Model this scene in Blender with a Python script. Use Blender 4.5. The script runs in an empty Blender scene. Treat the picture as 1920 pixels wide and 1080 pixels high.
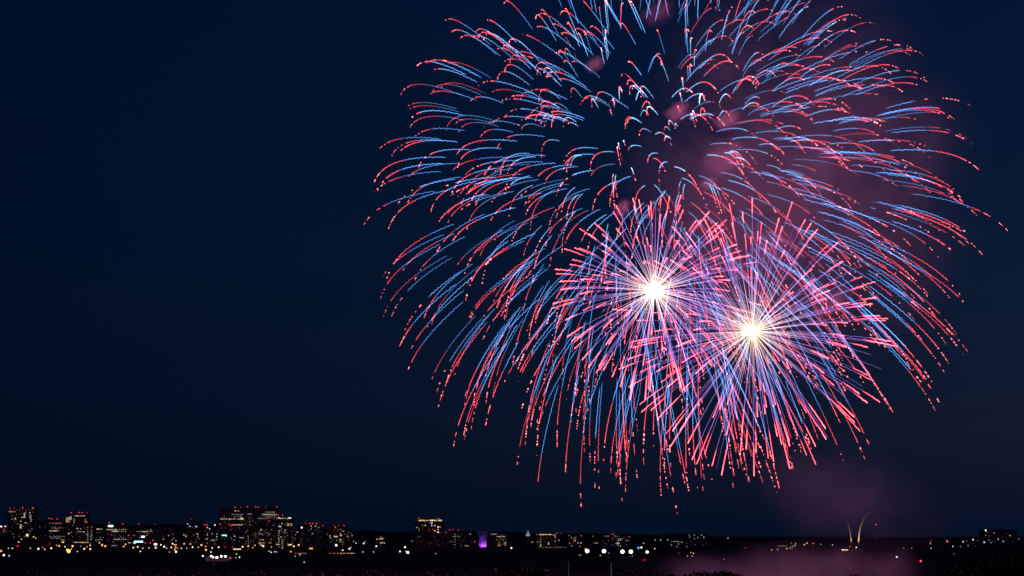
import bpy, bmesh, math, random
import numpy as np
from mathutils import Vector

sc = bpy.context.scene
COL = sc.collection
# ------------------------------------------------------------------ camera
F = 3180.0                       # focal length in photo pixels (1920 wide)
PITCH = math.atan(460 / F)       # horizon at photo row 1000
H = 50.0
cam = bpy.data.objects.new('camera', bpy.data.cameras.new('camera'))
COL.objects.link(cam)
cam.location = (0, 0, H)
cam.rotation_euler = (math.radians(90) + PITCH, 0, 0)
cam.data.sensor_width = 36
cam.data.lens = 36 * F / 1920
cam.data.clip_start = 1
cam.data.clip_end = 60000
sc.camera = cam
CP, SP = math.cos(PITCH), math.sin(PITCH)

def at(px, py, Y):
    """point at world depth Y seen at photo pixel (px, py)"""
    dx, dz = (px - 960) / F, (540 - py) / F
    dy2, dz2 = CP - dz * SP, SP + dz * CP
    k = Y / dy2
    return Vector((dx * k, Y, H + dz2 * k))

# ------------------------------------------------------------------ world (deep dusk sky)
w = bpy.data.worlds.new('World')
sc.world = w
w.use_nodes = True
nt = w.node_tree
bg = nt.nodes['Background']
tc = nt.nodes.new('ShaderNodeTexCoord')
sx = nt.nodes.new('ShaderNodeSeparateXYZ')
nt.links.new(tc.outputs['Generated'], sx.inputs[0])
rp = nt.nodes.new('ShaderNodeValToRGB')
cr = rp.color_ramp
cr.elements[0].position = 0.0
cr.elements[0].color = (0.0004, 0.0037, 0.0128, 1)
cr.elements[1].position = 0.36
cr.elements[1].color = (0.0003, 0.0043, 0.0225, 1)
e = cr.elements.new(0.16)
e.color = (0.0004, 0.0050, 0.0205, 1)
nt.links.new(sx.outputs['Z'], rp.inputs[0])
mr = nt.nodes.new('ShaderNodeMapRange')
mr.inputs[1].default_value, mr.inputs[2].default_value = -0.3, 0.3
mr.inputs[3].default_value, mr.inputs[4].default_value = 0.95, 1.5
nt.links.new(sx.outputs['X'], mr.inputs[0])
# last trace of twilight: Nishita sky with the sun well under the horizon
sk = nt.nodes.new('ShaderNodeTexSky')
sk.sky_type = 'NISHITA'
sk.sun_disc = False
sk.sun_elevation = math.radians(-5)
sk.sun_rotation = math.radians(60)
mx = nt.nodes.new('ShaderNodeMix')
mx.data_type = 'RGBA'
mx.blend_type = 'ADD'
mx.inputs[0].default_value = 0.05
nt.links.new(rp.outputs[0], mx.inputs[6])
nt.links.new(sk.outputs[0], mx.inputs[7])
nt.links.new(mx.outputs[2], bg.inputs[0])
nt.links.new(mr.outputs[0], bg.inputs[1])

vs = sc.view_settings
vs.view_transform = 'Standard'
vs.look = 'None'
vs.exposure = 0
vs.gamma = 1
cy = sc.cycles
cy.use_denoising = True
cy.denoiser = "OPENIMAGEDENOISE"
cy.denoising_input_passes = "RGB_ALBEDO_NORMAL"
cy.denoising_prefilter = "ACCURATE"
cy.max_bounces = 3
cy.diffuse_bounces = 1
cy.glossy_bounces = 1
cy.volume_bounces = 0
cy.transparent_max_bounces = 64
cy.sample_clamp_indirect = 0.5
cy.volume_max_steps = 256

random.seed(7)
rng = np.random.default_rng(11)

# ------------------------------------------------------------------ helpers
def tag(o, label=None, cat=None, group=None, kind=None):
    if label: o['label'] = label
    if cat: o['category'] = cat
    if group: o['group'] = group
    if kind: o['kind'] = kind
    return o

def empty(name, loc, label=None, cat=None, group=None):
    o = bpy.data.objects.new(name, None)
    COL.objects.link(o)
    o.location = loc
    o.empty_display_size = 1
    return tag(o, label, cat, group)

def link(name, me, mat=None, parent=None, loc=None):
    o = bpy.data.objects.new(name, me)
    if mat: me.materials.append(mat) if not me.materials else None
    COL.objects.link(o)
    if parent: o.parent = parent
    if loc is not None: o.location = loc
    return o

class MB:
    def __init__(s): s.v, s.f = [], []
    def box(s, x0, x1, y0, y1, z0, z1):
        n = len(s.v)
        s.v += [(x0,y0,z0),(x1,y0,z0),(x1,y1,z0),(x0,y1,z0),(x0,y0,z1),(x1,y0,z1),(x1,y1,z1),(x0,y1,z1)]
        s.f += [tuple(n + i for i in q) for q in ((0,3,2,1),(4,5,6,7),(0,1,5,4),(1,2,6,5),(2,3,7,6),(3,0,4,7))]
        return s
    def tube(s, pts, rads, k=8):
        rings = []
        for i, p in enumerate(pts):
            p = Vector(p)
            t = (Vector(pts[min(i+1, len(pts)-1)]) - Vector(pts[max(i-1, 0)])).normalized()
            a = t.cross(Vector((0, 1, 0.13)));  a.normalize()
            b = t.cross(a)
            n = len(s.v)
            for j in range(k):
                th = 2 * math.pi * j / k
                s.v.append(tuple(p + (a * math.cos(th) + b * math.sin(th)) * rads[i]))
            rings.append(n)
        for r0, r1 in zip(rings, rings[1:]):
            for j in range(k):
                s.f.append((r0+j, r0+(j+1) % k, r1+(j+1) % k, r1+j))
        s.f.append(tuple(rings[0]+j for j in reversed(range(k))))
        s.f.append(tuple(rings[-1]+j for j in range(k)))
        return s
    def ball(s, c, rx, ry, rz, nu=10, nv=6):
        n = len(s.v)
        for i in range(1, nv):
            ph = math.pi * i / nv
            for j in range(nu):
                th = 2 * math.pi * j / nu
                s.v.append((c[0]+rx*math.sin(ph)*math.cos(th), c[1]+ry*math.sin(ph)*math.sin(th), c[2]+rz*math.cos(ph)))
        top = len(s.v); s.v.append((c[0], c[1], c[2]+rz))
        bot = len(s.v); s.v.append((c[0], c[1], c[2]-rz))
        for i in range(nv-2):
            for j in range(nu):
                s.f.append((n+i*nu+j, n+(i+1)*nu+j, n+(i+1)*nu+(j+1) % nu, n+i*nu+(j+1) % nu))
        for j in range(nu):
            s.f.append((top, n+j, n+(j+1) % nu))
            s.f.append((bot, n+(nv-2)*nu+(j+1) % nu, n+(nv-2)*nu+j))
        return s
    def mesh(s, name):
        me = bpy.data.meshes.new(name)
        me.from_pydata(s.v, [], s.f)
        me.update()
        return me
    def build(s, name, mat, parent=None, loc=None):
        return link(name, s.mesh(name), mat, parent, loc)

def emis(name, col, st):
    m = bpy.data.materials.new(name)
    m.use_nodes = True
    n = m.node_tree
    n.nodes.remove(n.nodes['Principled BSDF'])
    em = n.nodes.new('ShaderNodeEmission')
    em.inputs[0].default_value = (*col, 1)
    em.inputs[1].default_value = st
    n.links.new(em.outputs[0], n.nodes['Material Output'].inputs[0])
    m.cycles.emission_sampling = 'NONE'
    return m

def diff(name, col, rough=0.85, noise=0.0, scale=0.05):
    m = bpy.data.materials.new(name)
    m.use_nodes = True
    n = m.node_tree
    b = n.nodes['Principled BSDF']
    b.inputs['Roughness'].default_value = rough
    b.inputs['Base Color'].default_value = (*col, 1)
    b.inputs['Specular IOR Level'].default_value = 0.15
    if noise:
        t = n.nodes.new('ShaderNodeTexNoise')
        t.inputs['Scale'].default_value = scale
        t.inputs['Detail'].default_value = 6
        c = n.nodes.new('ShaderNodeTexCoord')
        n.links.new(c.outputs['Object'], t.inputs['Vector'])
        r = n.nodes.new('ShaderNodeValToRGB')
        r.color_ramp.elements[0].color = (*[x*(1-noise) for x in col], 1)
        r.color_ramp.elements[1].color = (*[x*(1+noise) for x in col], 1)
        n.links.new(t.outputs[0], r.inputs[0])
        n.links.new(r.outputs[0], b.inputs['Base Color'])
    return m

def facade(name, wall, glass):
    m = bpy.data.materials.new(name)
    m.use_nodes = True
    n = m.node_tree
    b = n.nodes['Principled BSDF']
    br = n.nodes.new('ShaderNodeTexBrick')
    br.offset = 0
    br.inputs['Color1'].default_value = (*glass, 1)
    br.inputs['Color2'].default_value = (*[g*1.6 for g in glass], 1)
    br.inputs['Mortar'].default_value = (*wall, 1)
    br.inputs['Scale'].default_value = 1
    br.inputs['Mortar Size'].default_value = 0.55
    br.inputs['Mortar Smooth'].default_value = 0
    br.inputs['Brick Width'].default_value = 3.2
    br.inputs['Row Height'].default_value = 3.4
    c = n.nodes.new('ShaderNodeTexCoord')
    s = n.nodes.new('ShaderNodeSeparateXYZ')
    a = n.nodes.new('ShaderNodeMath')
    k = n.nodes.new('ShaderNodeCombineXYZ')
    n.links.new(c.outputs['Object'], s.inputs[0])
    n.links.new(s.outputs[0], a.inputs[0]); n.links.new(s.outputs[1], a.inputs[1])
    n.links.new(a.outputs[0], k.inputs[0]); n.links.new(s.outputs[2], k.inputs[1])
    n.links.new(k.outputs[0], br.inputs['Vector'])
    n.links.new(br.outputs[0], b.inputs['Base Color'])
    b.inputs['Roughness'].default_value = 0.6
    return m

M = dict(
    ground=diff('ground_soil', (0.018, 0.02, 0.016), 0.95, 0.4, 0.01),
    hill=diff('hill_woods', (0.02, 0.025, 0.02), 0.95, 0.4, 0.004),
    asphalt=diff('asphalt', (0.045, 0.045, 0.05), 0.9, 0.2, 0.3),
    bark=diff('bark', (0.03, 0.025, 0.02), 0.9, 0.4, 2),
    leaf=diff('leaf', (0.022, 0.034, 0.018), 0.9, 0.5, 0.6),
    conc=facade('concrete_facade', (0.22, 0.21, 0.2), (0.02, 0.025, 0.03)),
    brick=facade('brick_facade', (0.16, 0.1, 0.08), (0.02, 0.025, 0.03)),
    slate=facade('slate_facade', (0.1, 0.11, 0.13), (0.02, 0.025, 0.035)),
    roof=diff('roof_felt', (0.06, 0.06, 0.065), 0.9, 0.3, 0.2),
    pole=diff('painted_pole', (0.75, 0.75, 0.78), 0.5),
    dpole=diff('dark_pole', (0.05, 0.05, 0.05), 0.6),
    steel=diff('brushed_steel', (0.36, 0.33, 0.29), 0.45, 0.08, 0.3),
    carw=diff('car_paint_pale', (0.5, 0.5, 0.52), 0.4), card=diff('car_paint_dark', (0.04, 0.045, 0.06), 0.4),
    tyre=diff('tyre', (0.02, 0.02, 0.02), 0.9),
    stone=diff('pale_stone', (0.45, 0.44, 0.42), 0.85, 0.1, 0.2),
)
LC = dict(  # light colours
    w=(1.0, 0.86, 0.66), y=(1.0, 0.68, 0.36), o=(1.0, 0.36, 0.07), c=(0.8, 0.92, 1.0), g=(0.86, 1.0, 0.62),
    r=(1.0, 0.04, 0.09), b=(0.12, 0.3, 1.0), k=(0.45, 0.95, 1.0), p=(0.2, 0.06, 0.85))
_em = {}
def E(c, st):
    st = round(st, 2)
    if (c, st) not in _em:
        _em[c, st] = emis('light_%s_%g' % ({'w':'warm','y':'amber','o':'sodium','c':'cool','g':'green_white','r':'red','b':'blue','k':'cyan','p':'violet'}[c], st), LC[c], st)
    return _em[c, st]

# ------------------------------------------------------------------ ground, hills
mb = MB()
N = 24
xs = np.linspace(-16000, 16000, N); ys = np.linspace(-2000, 26000, N)
mb.v = [(x, y, 0.0) for y in ys for x in xs]
mb.f = [(j*N+i, j*N+i+1, (j+1)*N+i+1, (j+1)*N+i) for j in range(N-1) for i in range(N-1)]
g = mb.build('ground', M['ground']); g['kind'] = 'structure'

def hills(name, Y, x0, x1, prof, seed, depth=900):
    r = np.random.default_rng(seed)
    n = 260
    v, f = [], []
    rough = np.convolve(r.normal(0, 1, n + 8), np.ones(5)/5, 'same')[:n] * 3.2 + r.normal(0, 1.3, n)
    for i in range(n):
        px = x0 + (x1 - x0) * i / (n - 1)
        py = np.interp(px, [p[0] for p in prof], [p[1] for p in prof])
        top = at(px, py, Y)
        z = max(2.0, top.z + rough[i] * Y / 9000)
        for q, (dy, k) in enumerate(((-depth, -0.02), (-depth*.5, .55), (0, 1), (depth*.6, .7), (depth*1.5, -0.02))):
            v.append((top.x * (1 + dy / Y * .3), Y + dy, z * k))
    for i in range(n-1):
        for q in range(4):
            a = i*5 + q
            f.append((a, a+5, a+6, a+1))
    me = bpy.data.meshes.new(name); me.from_pydata(v, [], f); me.update()
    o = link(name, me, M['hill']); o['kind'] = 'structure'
    return o
hills('hills', 9500, -300, 2300, [(-300, 992), (0, 989), (150, 984), (330, 983), (560, 987), (660, 995), (780, 998), (900, 996),
      (1000, 1000), (1150, 1001), (1250, 1004), (1400, 1007), (1600, 1009), (1730, 1009), (1800, 1011), (1880, 1006), (2300, 1004)], 3)

# ------------------------------------------------------------------ buildings
D0 = 5000.0
BEAC = {}
def building(label, x0, x1, yt, D=D0, mat='conc', lights=(), beacons=(), signs=(), deep=32, tiers=(), name='office_building',
             cat='office building', pent=True):
    """x0..x1, yt in photo pixels; lights (x, y, w, h, colour, strength); tiers: extra upper blocks (x0, x1, ytop)"""
    pl = at(x0, yt, D); pr = at(x1, yt, D)
    cx = (pl.x + pr.x) / 2
    root = empty(name, (cx, D, 0), label, cat, 'buildings of the far skyline')
    m = MB()
    hx = (pr.x - pl.x) / 2
    zt = pl.z
    m.box(-hx, hx, 0, deep, 0, zt)
    m.box(-hx - .5, hx + .5, -.5, deep + .5, zt, zt + .9)        # parapet
    for q in range(1, int(zt // 3.6)):                               # floor edges
        m.box(-hx - .22, hx + .22, -.22, deep + .22, q*3.6 - .25, q*3.6 + .2)
    tt = []
    for (a, b, y) in tiers:
        A, B = at(a, y, D), at(b, y, D)
        m.box(A.x - cx, B.x - cx, .6, deep - .6, zt + .9, A.z)
        m.box(A.x - cx - .4, B.x - cx + .4, .2, deep - .2, A.z, A.z + .8)
        tt.append((A.x - cx, B.x - cx, A.z))
    m.build('wall', M[mat], root)
    p = MB()
    if pent and not tiers:
        p.box(-hx*.5, hx*.25, deep*.3, deep*.7, zt + .9, zt + 3.4)
        p.box(hx*.4, hx*.6, deep*.3, deep*.6, zt + .9, zt + 2.4)
    elif tt:
        a, b, z = tt[-1]
        p.box(a*.6 + b*.4, a*.3 + b*.7, deep*.3, deep*.7, z + .8, z + 2.8)
    if p.v: p.build('plant_room', M['roof'], root)
    s = D / F
    for (x, y, ww, hh, c, st) in lights:
        P = at(x, y, D)
        W, Hh = ww*s/2, hh*s/2
        off = -0.5
        for (a, b, z) in tt:
            if P.z > zt + .9: off = -.05
        wm = MB().box(-W, W, -.12, .1, -Hh, Hh)
        wm.box(-W-.15, -W, -.16, .1, -Hh-.15, Hh+.15).box(W, W+.15, -.16, .1, -Hh-.15, Hh+.15) if 0 else None
        wm.build('window', E(c, st*.6), root, (P.x - cx, off, P.z))
    for bq in beacons:
        x, y = bq[:2]; st = bq[2] if len(bq) > 2 else 2.2
        P = at(x, y, D)
        top = zt + .9
        for (a, b, z) in tt:
            if a - 1 <= P.x - cx <= b + 1: top = max(top, z + .8)
        bm = MB().ball((0, 0, 0), 1.5, 1.1, 1.5, 8, 6)
        if P.z > top - 1.0:
            zz = max(P.z, top + 1.5)
            yy = 2.0
            bo = bm.build('beacon_light', E('r', st*.7), root, (P.x - cx, yy, zz))
            MB().tube([(0, 0, top - zz), (0, 0, -1.2)], [.25, .2], 6).build('mast', M['dpole'], bo)
        else:
            bm.build('beacon_light', E('r', st*.7), root, (P.x - cx, -1.0, P.z))
    for (xa, xb, y, h, c, st) in signs:
        A, B = at(xa, y, D), at(xb, y, D)
        hw = (B.x - A.x)/2; hh = h*s/2
        MB().box(-hw, hw, -.4, 0, -hh, hh).build('lit_sign', E(c, st), root, ((A.x+B.x)/2 - cx, -.6, A.z))
    return root

def R(x0, x1, y, n, c='w', st=1.0, w=1.6, h=1.3, j=.35):
    """a row of lit windows"""
    o = []
    for i in range(n):
        x = x0 + (x1 - x0) * (i / (n - 1) if n > 1 else 0)
        o.append((x + random.uniform(-.3, .3), y + random.uniform(-.25, .25), w*random.uniform(.8, 1.25), h, c, round(st*random.choice((.4, .65, .9, 1.1, 1.5)), 2)))
    return o
def C(x, y0, y1, n, c='w', st=1.0, w=1.5, h=1.2):
    return [(x, y0 + (y1-y0)*i/max(n-1, 1), w, h, c, round(st*random.choice((.4, .7, 1.0, 1.3)), 2)) for i in range(n)]
def S(x0, x1, y0, y1, n, c='wyc', st=.5):
    """scattered windows snapped to floors"""
    o = []
    for i in range(n):
        o.append((round(random.uniform(x0, x1)/2.2)*2.2, y0 + round((random.uniform(y0, y1)-y0)/2.4)*2.4, 1.3, 1.1,
                  random.choice(c), round(st*random.choice((.15, .3, .5, .9)), 2)))
    return o
def W(x, y, c='w', st=1.5, w=1.8, h=1.6): return [(x, y, w, h, c, st)]

building('dark low office block cut by the left picture edge, with a cool lit strip', -22, 13, 986, D0-40, 'slate',
    S(1, 12, 992, 1010, 7), [(3, 989), (8, 993)], [(-1, 4, 987, 2, 'c', 1.6), (8.5, 12, 987, 2, 'c', .8)])
building('tall broad residential tower at far left with warm window columns and red roof lights', 15, 64, 954, D0, 'brick',
    C(46, 962, 969, 5, 'y', 1.6, 2.4) + C(56, 961, 971, 5, 'w', 1.6) + C(58, 967, 977, 4, 'w', .8) + R(40, 46, 970, 3, 'w', 1) + R(22, 29, 973.5, 3, 'y', 1)
    + C(39, 984, 990, 4, 'y', 1.3, 3) + W(48, 980, 'c', 1.4) + W(39, 977.5, 'y', 1.3) + W(29, 971.5, 'y', 1.2) + S(18, 62, 958, 1008, 46, 'wyyc', .7)
    + R(17, 28, 959.5, 5, 'w', .5) + R(20, 60, 956, 8, 'y', .22), [(42, 952, 3), (60.5, 953), (62.5, 953), (18, 953, 1), (26, 953, .7)], deep=40)
building('mid height office block between two towers with short rows of lit office windows', 67, 121, 977, D0+60, 'slate',
    R(94, 110, 981, 4, 'w', 1.0) + R(93.5, 110, 995.3, 7, 'w', 1.0, 2.2) + R(98, 124, 990, 6, 'w', .6) + R(94, 124, 1006, 9, 'w', .45) + R(115, 124, 1012, 4, 'y', 1)
    + R(97, 112, 1009, 5, 'w', .5) + S(70, 120, 985, 1016, 24) + W(118, 1016.5, 'y', 2, 4, 2), [(69, 975), (91.5, 972), (97, 973), (107, 973.5), (105.5, 981), (114, 981)], tiers=((84, 112, 974.5),))
building('tower with a warm lit rounded crown standing behind the orange fire glow lamp', 124, 173, 980, D0+20, 'conc',
    [(126, 975, 4.4, 10, 'y', .55)] + C(130, 970, 979, 5, 'y', 1.2) + C(133, 969, 974, 4, 'w', 1.6) + C(139, 973, 980, 4, 'y', .9) + R(141, 158, 967.4, 10, 'w', .8, 1.7) + [(160, 977, 2.6, 8, 'y', .25)]
    + W(145, 991) + W(151, 991.5, 'w', .6) + R(146, 157, 997, 5, 'w', .9) + W(129, 1000, 'w', 1.6) + W(134, 998, 'y', .5) + C(164.5, 989, 1012, 7, 'w', .9) + C(172, 988, 1012, 7, 'w', .6)
    + R(140, 151, 1017, 8, 'w', .8, 1.5) + R(154, 165, 1017, 6, 'y', 1.1, 1.9) + S(126, 172, 985, 1020, 22), [(133.5, 961), (148, 961), (153.5, 961), (163.5, 961, .7), (163, 979)], tiers=((124, 141, 968.5), (139, 164, 963)))
building('low dark block with a bright strip of windows right of the crowned tower', 177, 201, 987, D0+30, 'slate',
    R(182, 191, 992, 5, 'w', 1.1, 1.9) + S(178, 200, 996, 1022, 12) + R(180, 190, 1012, 4, 'c', .7) + W(187, 1018, 'w', 1))
building('wide office block with a bright white rooftop sign near its left end', 199, 241, 984, D0-10, 'conc',
    R(200, 219, 993, 9, 'w', 1.1, 1.8) + R(210, 220, 996.3, 6, 'w', 1.2, 2.4) + R(224, 236, 993, 4, 'w', .8) + R(225, 235, 996.5, 5, 'w', .5) + R(216, 240, 1011.5, 7, 'w', .7)
    + R(209, 219, 1023, 6, 'w', .5) + S(201, 240, 999, 1020, 20), [(204.5, 980), (230, 982), (209, 1003, .9)], [(203, 212, 986.3, 3, 'c', 2.6)])
building('low grey block carrying two white lit signs behind a row of orange lamps', 241, 291, 991, D0-60, 'slate',
    R(257, 286, 996.5, 10, 'w', .5) + R(268, 276, 997, 4, 'w', .7, 2.2) + C(283, 993, 997, 3, 'w', .6) + S(243, 290, 994, 1020, 22) + R(241, 245, 1017.5, 3, 'w', .8),
    [(260, 982, 1.5), (241, 1004), (251.5, 1004), (275, 1004), (287, 1013), (273, 1018), (282, 1018)],
    [(265, 271, 1006.3, 2.6, 'c', 3), (252, 268, 1015.6, 2.6, 'k', 2.6), (251, 254, 1017.4, 3.2, 'k', 2), (289, 294.5, 1020.5, 3, 'c', 2.2)])
building('plain grey slab block with hardly any lit windows', 292, 329, 988.5, D0+40, 'conc',
    S(293, 328, 992, 1018, 12, 'wy', .5) + W(306.5, 1011, 'y', 1) + W(316, 1004, 'c', .7) + W(330, 1014, 'w', .9), [(291, 984, .6)])
building('dark block with two small blue lights near its flat roof', 347, 377, 978, D0+10, 'slate',
    [(352, 982.3, 4.2, 1.6, 'b', 1.8), (368, 987.3, 3.4, 2.4, 'b', 2.6)] + W(356.5, 987) + W(345, 1003) + W(349, 1005.5) + W(370, 1001, 'w', .9, 3, 1.5) + C(370.5, 1005, 1008, 2, 'w', 1.1) + S(349, 376, 986, 1018, 16),
    [(359, 974, .6)])
building('slim block with two red lights on top left of the big stepped complex', 379, 411, 986, D0-20, 'slate',
    W(388.5, 989, 'y', 1.8, 2.2) + W(393, 991.5, 'c', 1.8) + W(403, 984.5, 'w', 2.2, 2.2, 2.4) + C(388.5, 1003, 1018, 3, 'w', 1.3) + W(398, 1001, 'w', .5, 1.4, 3) + C(406.5, 1001.5, 1011.5, 3, 'w', 1.3)
    + R(397, 402, 1013, 3, 'c', .8) + S(380, 410, 990, 1022, 20), [(383.5, 984), (388, 984)])
building('largest complex of the skyline with stepped roofs and bright window bands under red lights', 410, 521, 962, D0+120, 'conc',
    R(414, 455, 973.2, 13, 'y', 1.3, 1.9) + [(453, 972.4, 4.5, 3, 'w', 1.3)] + R(436, 455, 964.5, 10, 'w', .35, 2.2, .9) + R(440, 453, 968, 6, 'w', .35, 2.2, .9) + R(441, 447, 958, 3, 'w', 1.0) + R(436, 454, 984, 9, 'y', 1.1, 1.9)
    + [(468, 964, 8, 1.1, 'w', .5)] + R(492, 519, 964.3, 15, 'w', .9, 2, 1) + R(493, 519, 967.4, 10, 'w', .6, 2, .9) + R(499, 514, 960.3, 5, 'w', .8)
    + R(483, 500, 972, 8, 'w', .4) + R(505, 519, 971, 4, 'w', .4) + C(467.5, 970, 984, 5, 'w', .2) + S(412, 520, 966, 1000, 70, 'wyyc', .55) + R(443, 461, 998, 5, 'w', .4),
    [(440.5, 951), (451.5, 951, 1), (464, 950), (479, 950), (484, 951), (498, 950.5, .8), (519, 950.5, 2), (413, 982.4), (429, 983, 1.6), (433, 985, 1.6), (441.5, 984.6), (504, 977, .8), (512, 966, .9)],
    tiers=((410, 457, 953), (457, 492, 953.5), (490, 521, 952.5)), deep=60, name='office_complex', cat='office complex')
building('lower right shoulder of the stepped complex with a warm row of penthouse windows', 521.5, 550, 969.5, D0+130, 'brick',
    R(525, 537, 972, 6, 'y', 1.1, 1.9) + [(522.7, 971, 2, 2.4, 'c', 1.6), (543, 971.3, 6, 2.2, 'w', 1.6), (543, 982.3, 10, 1.1, 'y', .8)] + R(539, 547, 985.3, 5, 'y', .7) + W(529, 981.5, 'g', .9)
    + R(523.2, 530.6, 987.6, 4, 'w', 1.7, 2.0, 2.2) + S(523, 549, 974, 1004, 20, 'wyc', .6), [(521.8, 966.3), (529.5, 966)])
building('dark front block at the foot of the stepped complex with a cyan lit sign', 413, 466, 999, D0-80, 'slate',
    S(415, 465, 1003, 1020, 14, 'wyc', .7) + W(440, 1005.5, 'w', 1.5) + R(450, 456, 1008, 3, 'w', .9) + [(444.5, 1029.6, 14, 2.2, 'y', 1.7), (465, 1005, .8, 1, 'y', .5)] + C(465.6, 1005, 1030, 10, 'y', .9, .9, 1.2),
    [(422.5, 1025.6, 1), (436, 1025.6, 1)], [(416, 425, 1003.6, 2, 'k', 1.3), (423.4, 425.4, 1005, 2, 'k', 1.0)])
building('apartment block with a warm lit lobby in the middle of the busy skyline', 467, 517, 990, D0-50, 'brick',
    R(485, 491, 1001, 4, 'w', .6) + R(487, 494, 1012, 4, 'w', .5) + R(486, 494, 1018, 5, 'y', 1.1, 2.2) + [(493.6, 1024, 3, 3, 'w', 2.2), (490, 1022, 5, 1.3, 'y', 1.6)] + W(509, 1025.5, 'w', 1.3) + W(509, 981 + 12, 'w', .3)
    + S(469, 515, 993, 1022, 44, 'wyyc', .6) + R(505, 508, 1018, 2, 'w', .6) + W(490, 981+12, 'c', 1.2))
building('narrow apartment tower with a column of lit stairwell windows', 518, 551, 988.5, D0-30, 'conc',
    C(523, 996, 1025, 8, 'w', 1.0) + C(529.5, 1012, 1027, 5, 'y', 1.0, 2.2) + R(517.5, 521, 1021, 3, 'w', 1.3) + R(541, 546, 1021.6, 3, 'y', 2, 2.2, 2) + W(534.5, 994.5, 'y', 1.6) + R(532, 537, 999, 3, 'y', .6)
    + W(527, 1007, 'w', 1.1) + S(520, 550, 992, 1020, 24, 'wyc', .5))
building('dark block topped by a close row of red lights', 556, 604, 984, D0+20, 'slate',
    [(565.8, 989.3, 2.6, 3, 'c', 2.6)] + W(557.5, 997.5, 'w', 1.2) + W(553.5, 1002.5, 'w', .9) + W(583.5, 986.5, 'g', .9, 1.4, 2.4) + W(592, 986.5, 'g', .9, 1.4, 2.8) + W(598, 989, 'w', .5) + W(583, 992, 'w', .6)
    + W(586, 1001, 'w', .6) + W(553, 1010.5, 'w', .6) + S(558, 603, 990, 1024, 24, 'wyc', .4), [(573, 982, 1), (581, 982), (586, 982, 2.6), (593.7, 982), (605, 985.6, 1.6)], tiers=((572, 596, 983),))
building('dark block with warm windows right of the row of red roof lights', 612, 649, 988, D0, 'brick',
    W(618.6, 1005, 'w', 1.3) + [(629.5, 1006, 7, 1.8, 'w', 1.2)] + W(638.4, 1001, 'y', 1.3) + W(639.3, 1004, 'y', 1.5, 2.8, 1.8) + W(639, 1011.7, 'y', 1.5, 3.2, 1.8) + W(644, 995.8, 'w', .9) + W(629, 989, 'w', .7) + R(636, 642, 1016, 3, 'w', .5)
    + W(620, 1009, 'w', .8) + R(633, 640, 993, 3, 'w', .3) + S(614, 648, 992, 1022, 26, 'wyc', .45), [(627, 985.6, 1), (635, 985.6, 1), (645, 985.6, 2)])
building('low dark end block of the left skyline beside the open ridge', 650, 664, 995, D0+25, 'slate',
    W(652, 1005.7, 'w', .9) + W(660.4, 1003.6, 'w', .6) + W(663, 1015, 'w', .8) + S(651, 663, 998, 1022, 8))
building('small isolated block with two short warm window rows on the dark ridge', 704, 724, 1008, D0+60, 'conc',
    R(711, 717, 1010.3, 4, 'y', 1.3, 1.9) + W(717, 1009.5, 'w', 1.4) + R(714.5, 721, 1018, 4, 'y', 1.1, 1.9) + W(706.5, 1011.3, 'w', 1.2) + S(705, 723, 1012, 1026, 5), [(714, 1006.7, 1.4)])
building('lone tower crowned by a bright orange row of lights', 778, 833, 978.5, D0+10, 'brick',
    [(786 + i*3.55 + random.uniform(-.4, .4), 976 + random.uniform(-.4, .4), 2.4, 2.2, random.choice('yyyow'), random.choice((1.0, 1.5, 2.1))) for i in range(12)]
    + W(828.5, 976, 'w', .7, 1.2, 3) + W(809.7, 980.6, 'c', 2, 2.1, 2.1) + W(797.5, 985) + W(809.6, 985.4, 'w', 2) + W(815.5, 985.4, 'w', 1.9) + W(821.5, 988, 'w', 2.4, 2.2, 2) + W(825, 988, 'w', .8) + W(815.4, 995, 'w', 2) + W(821.3, 992.8, 'w', 1.6)
    + W(821.3, 997.5, 'w', 2.3, 2.3, 2) + W(781.3, 989.3, 'w', .9) + W(786, 992.5, 'y', .7) + W(792, 985, 'w', .5) + W(806, 980.5, 'b', 1, 1.4, 1.4) + S(780, 832, 982, 1024, 34, 'wyc', .3) + W(773, 1014.6, 'w', .6, 3.2, 1.2),
    [(785, 971.8, 2), (822, 973, 2.2), (805, 993, .8), (812, 992.6, 1.2), (824, 998.8, 1)], tiers=((784, 829, 974.3),))
building('long low block with one column of lit windows right of the lone tower', 834, 885, 998, D0+30, 'slate',
    C(853, 1002, 1026, 6, 'w', .55, 1.3) + R(849, 862, 1006, 6, 'w', .25) + R(842, 852, 1015.5, 5, 'w', .25) + W(881.5, 1001.3, 'c', .9) + [(875, 1023.3, 8, 1, 'w', .5)] + S(836, 884, 1002, 1024, 16, 'wyc', .3),
    [(836, 998.5, 1.7), (843, 993.5, 1.7), (849.5, 993.5, 1), (859, 994, 1.3), (890, 1015.6, 2.4)], tiers=((838, 866, 995.3),))
purple_root = building('small tower washed in violet light with a grey left flank', 893, 914, 996.5, D0+15, 'conc', W(903, 1007, 'p', 1.2) + [], [(910.3, 1015.5, 1.4)], deep=20)
building('block with two rows of pale windows just right of the violet tower', 915, 951, 999, D0+25, 'conc',
    R(921, 931, 999.8+1.6, 6, 'w', .5) + R(932, 946, 1006, 8, 'w', .7, 1.9) + R(931, 948, 1012, 5, 'y', .4) + C(935.5, 1016, 1023, 3, 'y', .9, 2.4) + R(933, 939, 1021.7, 4, 'o', .7) + C(947.4, 1017, 1022, 3, 'y', 1.2, 2.2) + C(944, 1008, 1020, 3, 'w', .3) + S(917, 950, 1003, 1024, 8, 'wy', .4))
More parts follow.
